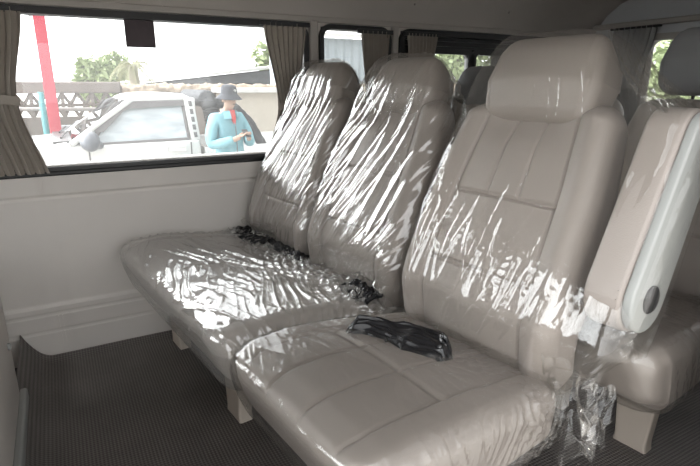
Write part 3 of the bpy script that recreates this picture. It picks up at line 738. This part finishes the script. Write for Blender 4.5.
def person():
    # local frame: faces -Y is 'front'; built standing at the origin, then turned
    H = 0
    J = [((0, .0, .95), (.15, .11)), ((0, .01, 1.12), (.14, .10)), ((0, .02, 1.30), (.165, .11)), ((0, .02, 1.42), (.11, .085)), ((0, .0, 1.475), .055), ((0, -.02, 1.51), .056),
         ((0, -.06, 1.555), (.068, .08)), ((0, -.05, 1.625), (.07, .085))]
    E = [(i, i+1) for i in range(7)]
    def limb(start, pts):
        k = start
        for p in pts: J.append(p); E.append((k, len(J)-1)); k = len(J)-1
        return k
    ha = []
    for s in (-1, 1):
        ha.append(limb(2, [((s*.17, .02, 1.385), .068), ((s*.215, .0, 1.24), .052), ((s*.24, -.03, 1.10), .045), ((s*.15, -.19, 1.13), .038), ((s*.075, -.28, 1.175), .028), ((s*.05, -.32, 1.195), (.040, .022))]))
        limb(0, [((s*.09, .0, .88), .095), ((s*.10, -.01, .48), .062), ((s*.10, .02, .10), .042), ((s*.105, -.10, .045), (.04, .04))])
    v, f = skin_mesh('p', J, E, SKIN)
    body = MB().add(v, f)
    # fingers, nose, ears
    for s in (-1, 1):
        for k, (L, dx) in enumerate(((.062, -.026), (.07, -.009), (.066, .009), (.052, .026))):
            a = Vector((s*(.05)+dx*.75, -.33, 1.198+.006*k)); 
            body.tube([a, a+Vector((-s*.012, -.03, .006)), a+Vector((-s*.028, -.03-L*.3, .022)), a+Vector((-s*.034, -.02-L*.3, .036))], [.0095, .009, .008, .006], 8)
        a = Vector((s*.065, -.31, 1.21)); body.tube([a, a+Vector((-s*.012, -.02, .022)), a+Vector((-s*.026, -.04, .03))], [.011, .0095, .007], 8)
    body.tube([(0, -.135, 1.615), (0, -.158, 1.578), (0, -.140, 1.565)], [.008, .016, .009], 8)
    for s in (-1, 1): body.ellipsoid((s*.08, -.04, 1.59), (.010, .022, .032), None, 12)
    rz = Matrix.Rotation(math.radians(106), 4, 'Z')
    root = body.build('person', SKIN, None, True)
    md = root.modifiers.new('fuse', 'REMESH'); md.mode = 'VOXEL'; md.voxel_size = .007; md.use_smooth_shade = True
    tag(root, 'person in a light blue jacket and dark bucket hat looking down at a phone outside', 'person')
    root.matrix_world = Matrix.Translation((-3.75, 1.76, GZ)) @ rz @ Matrix.Scale(1.0, 4)
    # face details
    EYE = mat('dark_eyes', (.03, .02, .02), .4)
    fe = MB()
    pass
    for s in (-1, 1): e_ = MB(); e_.ellipsoid((s*.03, -.134, 1.602), (.012, .006, .006), None, 10); e_.build('eye', EYE, root, True)
    fe = MB(); fe.ellipsoid((0, -.136, 1.54), (.022, .006, .005), None, 10); fe.build('mouth', EYE, root, True)
    # jacket
    K = [((0, .0, .80), (.185, .145)), ((0, .0, .95), (.19, .145)), ((0, .01, 1.12), (.18, .135)), ((0, .02, 1.30), (.195, .135)), ((0, .025, 1.43), (.125, .10))]
    E2 = [(0, 1), (1, 2), (2, 3), (3, 4)]
    for s in (-1, 1):
        k = 3
        for p in [((s*.18, .02, 1.38), .085), ((s*.235, .0, 1.24), .075), ((s*.255, -.03, 1.09), .070), ((s*.17, -.17, 1.125), .060), ((s*.095, -.255, 1.165), .050)]:
            K.append(p); E2.append((k, len(K)-1)); k = len(K)-1
    v, f = skin_mesh('j', K, E2, JACK)
    jb = MB().add(v, f)
    jb.build('jacket', JACK, root, True)
    # open collar: two flaps, red shirt in the opening, zip line
    for s in (-1, 1):
        fl_ = MB(); P = np.array([[(s*(.035+.065*a), -.085-.035*b+.06*a, 1.47-.085*b-.01*a) for b in np.linspace(0, 1, 6)] for a in np.linspace(0, 1, 6)]); fl_.grid(P); P2 = P.copy(); P2[..., 1] -= .012; fl_.grid(P2[::-1]); fl_.build('collar', JACK, root, True)
    sh = MB().add([(-.04, -.082, 1.475), (.04, -.082, 1.475), (.022, -.128, 1.38), (0, -.142, 1.31), (-.022, -.128, 1.38), (-.04, -.06, 1.475), (.04, -.06, 1.475), (0, -.11, 1.31)], [(0, 1, 2, 3, 4), (5, 6, 7), (0, 5, 6, 1)]); sh.build('shirt', RED, root)
    zp = MB().tube([(0, -.146, 1.30), (0, -.150, 1.15), (0, -.155, .95), (0, -.15, .80)], .006, 6); zp.build('zip', TGREY, root)
    tr = [((0, .0, .97), (.16, .12)), ((.095, 0, .86), .105), ((.10, -.01, .48), .08), ((.10, .02, .08), .065), ((-.095, 0, .86), .105), ((-.10, -.01, .48), .08), ((-.10, .02, .08), .065)]
    v, f = skin_mesh('t', tr, [(0, 1), (1, 2), (2, 3), (0, 4), (4, 5), (5, 6)], PANTS); MB().add(v, f).build('trousers', PANTS, root, True)
    # bucket hat (lathe, tipped forwards)
    prof = [(0, .125), (.05, .122), (.085, .110), (.098, .085), (.108, .02), (.112, .005), (.165, -.045), (.167, -.05), (.112, -.006), (.104, 0)]
    n = 32; vs = [(r*math.cos(2*PI*j/n), r*1.08*math.sin(2*PI*j/n), z) for r, z in prof for j in range(n)]; fs = [(i*n+j, i*n+(j+1) % n, (i+1)*n+(j+1) % n, (i+1)*n+j) for i in range(len(prof)-1) for j in range(n)]
    Mh = Matrix.Translation((0, -.045, 1.645)) @ Matrix.Diagonal((.86, .86, .9, 1)) @ Matrix.Rotation(math.radians(5), 4, 'X')
    ht = MB().add([(Mh @ Vector(v))[:] for v in vs], fs); hto = ht.build('bucket_hat', HATM, root, True)
    bd = MB(); bd.ellipsoid((.02, -.142, 1.69), (.016, .006, .016), None, 12); bd.build('badge', PLASTIC, hto, True)['label'] = 'small round pale badge'
    hr_ = MB(); hr_.ellipsoid((0, .0, 1.60), (.076, .08, .055), None, 16); hr_.build('hair', BLACKP, root, True)
    ph = MB().box((-.035, -.385, 1.195), (.035, -.375, 1.32), .004, Matrix.Translation((0, .0, 0)))
    Mp = Matrix.Translation((0, -.36, 1.225)) @ Matrix.Rotation(math.radians(-50), 4, 'X') @ Matrix.Translation((0, .38, -1.25))
    ph.v = [(Mp @ Vector(v))[:] for v in ph.v]
    po = ph.build('phone', BLACKP); po.matrix_world = root.matrix_world.copy(); tag(po, 'dark phone held in the hands of the person in the blue jacket', 'phone')
person()

# ---- red post, block wall, fence bits, shed, houses, trees
REDP = mat('red_painted_steel', (0.465, 0.045, 0.075), .45, var=.06)
rp = empty('red_post', (-6.6, .0, GZ), 0, 'tall red steel post standing beyond the pickup truck', 'post')
MB().box((-.075, -.075, .02), (.075, .075, 4.8), .008).build('shaft', REDP, rp)
MB().box((-.15, -.15, 0), (.15, .15, .02), .004).build('base_plate', REDP, rp)
MB().box((.03, -.13, 2.66), (.10, -.076, 2.80), .01).build('bracket', TGREY, rp)
BLOCK = mat('weathered_grey_block', (0.223, 0.198, 0.18), .95, var=.30, scale=2.2)
RUB = mat('tan_rubble_top', (0.396, 0.324, 0.252), .95, var=.25, scale=5)
bw = empty('block_wall', (-7.6, 0, GZ), 0, 'weathered grey block wall with a row of pierced ornamental blocks', 'wall')
q = MB(); q.box((-.09, -6, 0), (.09, 9, 1.25)); q.box((-.11, -6, 1.62), (.11, 1.05, 1.80), .02); q.build('wall_body', BLOCK, bw)
q = MB()
for y in np.arange(-6, 1.06, .44): q.box((-.06, y-.025, 1.25), (.06, y+.025, 1.62))
for y in np.arange(-6, 1.0, .22):
    for s in (0, 1):
        q.tube([(0, y+.22*s, 1.25), (0, y+.10+.02*s, 1.43), (0, y+.22*(1-s), 1.62)], .030, 6)
q.tube([(0, -6, 1.435), (0, 1.02, 1.435)], .025, 6)
q.build('pierced_blocks', BLOCK, bw)
q = MB(); q.box((-.10, 1.05, 1.25), (.10, 9, 1.66)); q.build('upper_wall', BLOCK, bw)
ys = np.linspace(1.06, 9, 400); an = np.linspace(-.3, PI+.3, 14); YY, AA = np.meshgrid(ys, an, indexing='ij')
rr_ = .115*(1+.5*perlin(YY*7, AA*1.5)+.35*perlin(YY*17+3, AA*3)); q = MB().grid(np.stack([rr_*np.cos(AA)*1.1, YY, 1.66+rr_*np.sin(AA)*.9+.03*perlin(YY*1.3, AA*0)], -1))
q.build('rubble_coping', RUB, bw, True)
TEAL = mat('teal_paint', (0.072, 0.3, 0.33), .5, var=.1); SIGNB = mat('white_blue_board', (0.455, 0.507, 0.533), .4, var=.1)
tp = MB(); tp.tube([(-7.0, -.13, GZ), (-7.0, -.13, 1.0)], .04, 10); tag(tp.build('teal_pipe', TEAL, None, True), 'thin teal pipe standing in front of the block wall', 'pipe')
sb = empty('board', (-7.05, .25, GZ), 0, 'small white and blue board leaning by the block wall behind the red post', 'board')
MB().box((-.02, -.28, .55), (.02, .50, 1.15), .02).build('panel', SIGNB, sb)
MB().prism([(.1, .75), (.46, .62), (.46, 1.08), (.26, 1.02)], 0, .018, .026).build('blue_area', mat('blue_print', (0.21, 0.35, 0.434), .4, var=.1), sb)
for y in (-.2, .42): MB().tube([(0, y, 0), (0, y, .6)], .02, 8).build('leg', TGREY, sb)
hl = MB(); hl.tube([(-7.25, -3, .80), (-7.25, -.1, .74), (-7.25, 1.6, .70)], .03, 8)
for y in (-2.5, -.6, 1.4): hl.tube([(-7.25, y, GZ), (-7.25, y, .74)], .025, 8)
tag(hl.build('handrail', mat('galvanised_pipe', (0.358, 0.338, 0.325), .5), None, True), 'pale pipe rail running in front of the pierced blocks', 'rail')
# shed with a sloping roof
SHW = mat('dark_grey_sheet', (0.14, 0.147, 0.161), .8, var=.2, scale=1.5, stretch=(1, 1, 4)); SHR = mat('pale_roof_sheet', (0.56, 0.552, 0.536), .6, var=.08)
CRM = mat('cream_render', (0.578, 0.53, 0.462), .9, var=.04)
sd = empty('shed', (-14, 4.9, GZ), 0, 'dark grey shed with a sloping pale roof behind the pickup truck', 'shed')
q = MB().prism([(-2.2, 0), (4.5, 0), (4.5, 2.55), (-2.2, 1.80)], 0, -2.5, .0); q.build('wall', SHW, sd)
q = MB().prism([(-2.9, 1.80), (4.9, 2.62), (4.9, 2.72), (-2.9, 1.86)], 0, -2.9, .55, .01); q.build('roof', SHR, sd)
for y in (.1, 1.5): q = MB().box((.0, y, 1.25), (.04, y+.55, 1.80)); q.build('window', BLACKP, sd)
MB().box((0, -2.2, 0), (.05, 4.5, 1.25)).build('lower_wall', SHR, sd)
ch = empty('cream_building', (-6.9, 4.6, GZ), 0, 'cream rendered building with tall windows behind the person in the blue jacket', 'building')
MB().box((-.6, -1.95, 0), (0, .0, 1.62)).build('wall', CRM, ch)
MB().box((-.7, -2.05, 1.62), (.25, .1, 1.70), .01).build('roof', SHR, ch)
for y, z in ((-.95, .95), (-.95, .25)):
    wq = MB().box((-.0, y, z), (.03, y+.28, z+.52), .006).build('window', TGREY, ch); MB().box((.03, y+.03, z+.03), (.036, y+.25, z+.49)).build('pane', TGLASS, wq)
# metal-sided house seen through the narrow window
CORR = mat('pale_blue_corrugated', (0.322, 0.372, 0.403), .6, var=.06)
hs = empty('corrugated_house', (-8.3, 6.25, GZ), 0, 'pale blue corrugated metal house seen through the narrow middle window', 'house')
ys = np.linspace(-1.1, 1.3, 120); P = np.array([[(.02*math.sin(y*2*PI/.2), y, z) for z in np.linspace(0, 2.72, 3)] for y in ys]); q = MB().grid(P); q.box((-3, -1.1, 0), (-.03, 1.3, 2.72)); q.build('wall', CORR, hs)
q = MB().prism([(-3.4, 3.4), (.35, 2.72), (.35, 2.79), (-3.4, 3.48)], 1, -1.3, 1.5); q.build('roof', SHR, hs)
q = MB().box((.02, .3, .9), (.06, 1.0, 2.0)); q.build('window', TGREY, hs)
MB().box((.03, -1.15, 0), (.08, -1.02, 2.72)).build('corner_board', SHR, hs)
# trees
LEAF = mat('pale_green_leaves', (0.285, 0.347, 0.174), .6, var=.35, scale=1.5); LEAF2 = mat('dry_palm_leaves', (0.234, 0.234, 0.117), .6, var=.3, scale=2); TRK = mat('tree_bark', (0.245, 0.203, 0.168), .9, var=.2)
def leafy(name, label, loc, h, rad, n, m=LEAF, seed=0, flat=1., group='trees beyond the wall'):
    rnd = random.Random(seed); t = empty(name, loc, 0, label, 'tree', group)
    tk = MB(); tk.tube([(0, 0, 0), (.05, .04, h*.4), (0, -.03, h*.75)], [.13, .10, .05], 8)
    cs = []
    for i in range(9):
        a = rnd.uniform(0, 2*PI); r = rnd.uniform(.1, .65)*rad; z = h*.62+rnd.uniform(-.15, .32)*h
        cs.append((Vector((r*math.cos(a), r*math.sin(a), z)), rad*rnd.uniform(.3, .5)))
        tk.tube([(0, 0, h*.45), (r*.5*math.cos(a), r*.5*math.sin(a), (h*.5+z)/2), cs[-1][0]], [.05, .035, .012], 6)
    tk.build('trunk', TRK, t, True)
    q = MB()
    for i in range(n):
        c, r = rnd.choice(cs); d = Vector((rnd.gauss(0, 1), rnd.gauss(0, 1), rnd.gauss(0, 1)*flat)).normalized()*r*rnd.uniform(.5, 1.05)
        p = c+d; u = Vector((rnd.gauss(0, 1), rnd.gauss(0, 1), rnd.gauss(0, .6))).normalized(); w = u.orthogonal().normalized(); L = rnd.uniform(.09, .2)
        q.add([(p-u*L)[:], (p+w*L*.4+Vector((0, 0, .01)))[:], (p+u*L)[:], (p-w*L*.4)[:]], [(0, 1, 2, 3)])
    q.build('foliage', m, t)
    return t
leafy('leafy_tree', 'pale green leafy tree beyond the wall, left of the palm', (-15, .95, GZ), 2.45, .75, 1300, seed=1)
leafy('leafy_tree', 'taller pale green tree just left of the palm', (-18.5, 2.0, GZ), 3.0, 1.0, 1500, seed=2)
leafy('leafy_tree', 'green tree seen through the dark-framed rear side window', (-12, 12.4, GZ), 3.4, 2.2, 2400, seed=3)
leafy('leafy_tree', 'green tree seen above the shed roof at its right end', (-19, 8.2, GZ), 3.5, 1.2, 900, seed=4)
leafy('leafy_tree', 'green tree seen through the tailgate window', (-6.4, 15.5, GZ), 3.0, 2.0, 1800, seed=5)
def palm(loc, h):
    t = empty('palm_tree', loc, 0, 'palm tree with drooping fronds beyond the wall, above the truck roof', 'tree')
    tk = MB(); tk.tube([(0, 0, 0), (.03, .05, h*.5), (0, 0, h)], [.16, .13, .11], 10); tk.build('trunk', TRK, t, True)
    for i in range(17):
        a = 2*PI*i/17+random.uniform(-.1, .1); el = random.uniform(-.3, 1.1); L = random.uniform(.62, .85); q = MB(); pts = []
        for k in range(11):
            s = k/10; r = L*s*math.cos(el)*(1-.15*s); z = h+L*s*math.sin(el)-.75*L*s*s; pts.append(Vector((r*math.cos(a), r*math.sin(a), z)))
        q.tube(pts, [.016*(1-.8*k/10) for k in range(11)], 5)
        sd_ = Vector((-math.sin(a), math.cos(a), 0))
        for k in range(1, 11):
            for s in (-1, 1):
                for off in (0, .5):
                    p = pts[k-1].lerp(pts[k], off) ; e = p+sd_*s*.20*(1-.4*k/10)+Vector((0, 0, -.12))+(pts[k]-pts[k-1])*.8
                    q.add([p[:], (p+(pts[k]-pts[k-1])*.22)[:], e[:]], [(0, 1, 2)])
        q.build('frond', LEAF2, t)
palm((-12.1, 1.86, GZ), 2.22)
po_ = MB(); po_.tube([(-14, -.95, GZ), (-14, -.95, 1.85)], .05, 8); po_.box((-14.1, -1.05, 1.5), (-13.9, -.85, 1.7), .02)
tag(po_.build('utility_pole', TRK, None), 'thin grey pole far beyond the wall beside the left curtain', 'pole')

# ------------------------------------------------------------------ light
w = bpy.data.worlds.new('sky'); scene.world = w; w.use_nodes = True; nt = w.node_tree
for n in list(nt.nodes): nt.nodes.remove(n)
wo = nt.nodes.new('ShaderNodeOutputWorld'); bg = nt.nodes.new('ShaderNodeBackground'); tc = nt.nodes.new('ShaderNodeTexCoord')
def dot_range(v, a, b, lo, hi):
    d = nt.nodes.new('ShaderNodeVectorMath'); d.operation = 'DOT_PRODUCT'; d.inputs[1].default_value = v; nt.links.new(tc.outputs['Generated'], d.inputs[0])
    m = nt.nodes.new('ShaderNodeMapRange'); m.interpolation_type = 'SMOOTHSTEP'; m.inputs[1].default_value = a; m.inputs[2].default_value = b; m.inputs[3].default_value = lo; m.inputs[4].default_value = hi
    nt.links.new(d.outputs['Value'], m.inputs[0]); return m
mA = dot_range((-.15, -.93, .33), -.1, .9, 1.0, 5.2)      # added sky glow ahead of the van, out of view, brightens the seats
mB = dot_range((.97, .1, 0.), -.7, .5, 1.7, .40)          # sky cut on the door side, raised opposite, to balance interior light
mC = dot_range((.985, .10, .12), .72, 1.0, 0., 1.4)     # added unseen sky patch low on the door side, lights the left wall
m0 = nt.nodes.new('ShaderNodeMath'); m0.operation = 'MULTIPLY'; nt.links.new(mA.outputs[0], m0.inputs[0]); nt.links.new(mB.outputs[0], m0.inputs[1])
mr = nt.nodes.new('ShaderNodeMath'); mr.operation = 'ADD'; nt.links.new(m0.outputs[0], mr.inputs[0]); nt.links.new(mC.outputs[0], mr.inputs[1])
no = nt.nodes.new('ShaderNodeTexNoise'); no.inputs['Scale'].default_value = 2.2; no.inputs['Detail'].default_value = 5
nt.links.new(tc.outputs['Generated'], no.inputs['Vector'])
mx = nt.nodes.new('ShaderNodeMix'); mx.data_type = 'RGBA'; mx.inputs[6].default_value = (.93, .965, 1.0, 1); mx.inputs[7].default_value = (1, .985, .96, 1)
nt.links.new(no.outputs[0], mx.inputs[0]); nt.links.new(mx.outputs[2], bg.inputs[0]); nt.links.new(mr.outputs[0], bg.inputs[1]); nt.links.new(bg.outputs[0], wo.inputs[0])
SUN = bpy.data.lights.new('sun', 'SUN'); SUN.energy = .7; SUN.angle = math.radians(4); SUN.color = (1, .93, .84)
so = bpy.data.objects.new('sun', SUN); link(so); so.rotation_euler = Vector((-.20, .12, -.97)).to_track_quat('-Z', 'Y').to_euler()

# ------------------------------------------------------------------ camera
f_px = 520.; p = math.atan(148/520.); yaw = math.radians(29.1)
cam = bpy.data.cameras.new('camera'); cam.sensor_fit = 'HORIZONTAL'; cam.sensor_width = 36; cam.lens = f_px/700*36; cam.clip_start = .02; cam.clip_end = 300
co = bpy.data.objects.new('camera', cam); link(co); scene.camera = co
fwd = Vector((-math.cos(yaw)*math.cos(p), math.sin(yaw)*math.cos(p), -math.sin(p)))
co.location = (2.31, 0, 1.1); co.rotation_euler = fwd.to_track_quat('-Z', 'Y').to_euler()
vs_ = scene.view_settings; vs_.view_transform = 'Standard'; vs_.look = 'None'; vs_.exposure = 0.75; vs_.gamma = 1; vs_.use_curve_mapping = False
cy = scene.cycles; cy.transparent_max_bounces = 32; cy.max_bounces = 10; cy.diffuse_bounces = 6; cy.glossy_bounces = 5; cy.sample_clamp_indirect = 8; cy.caustics_reflective = False
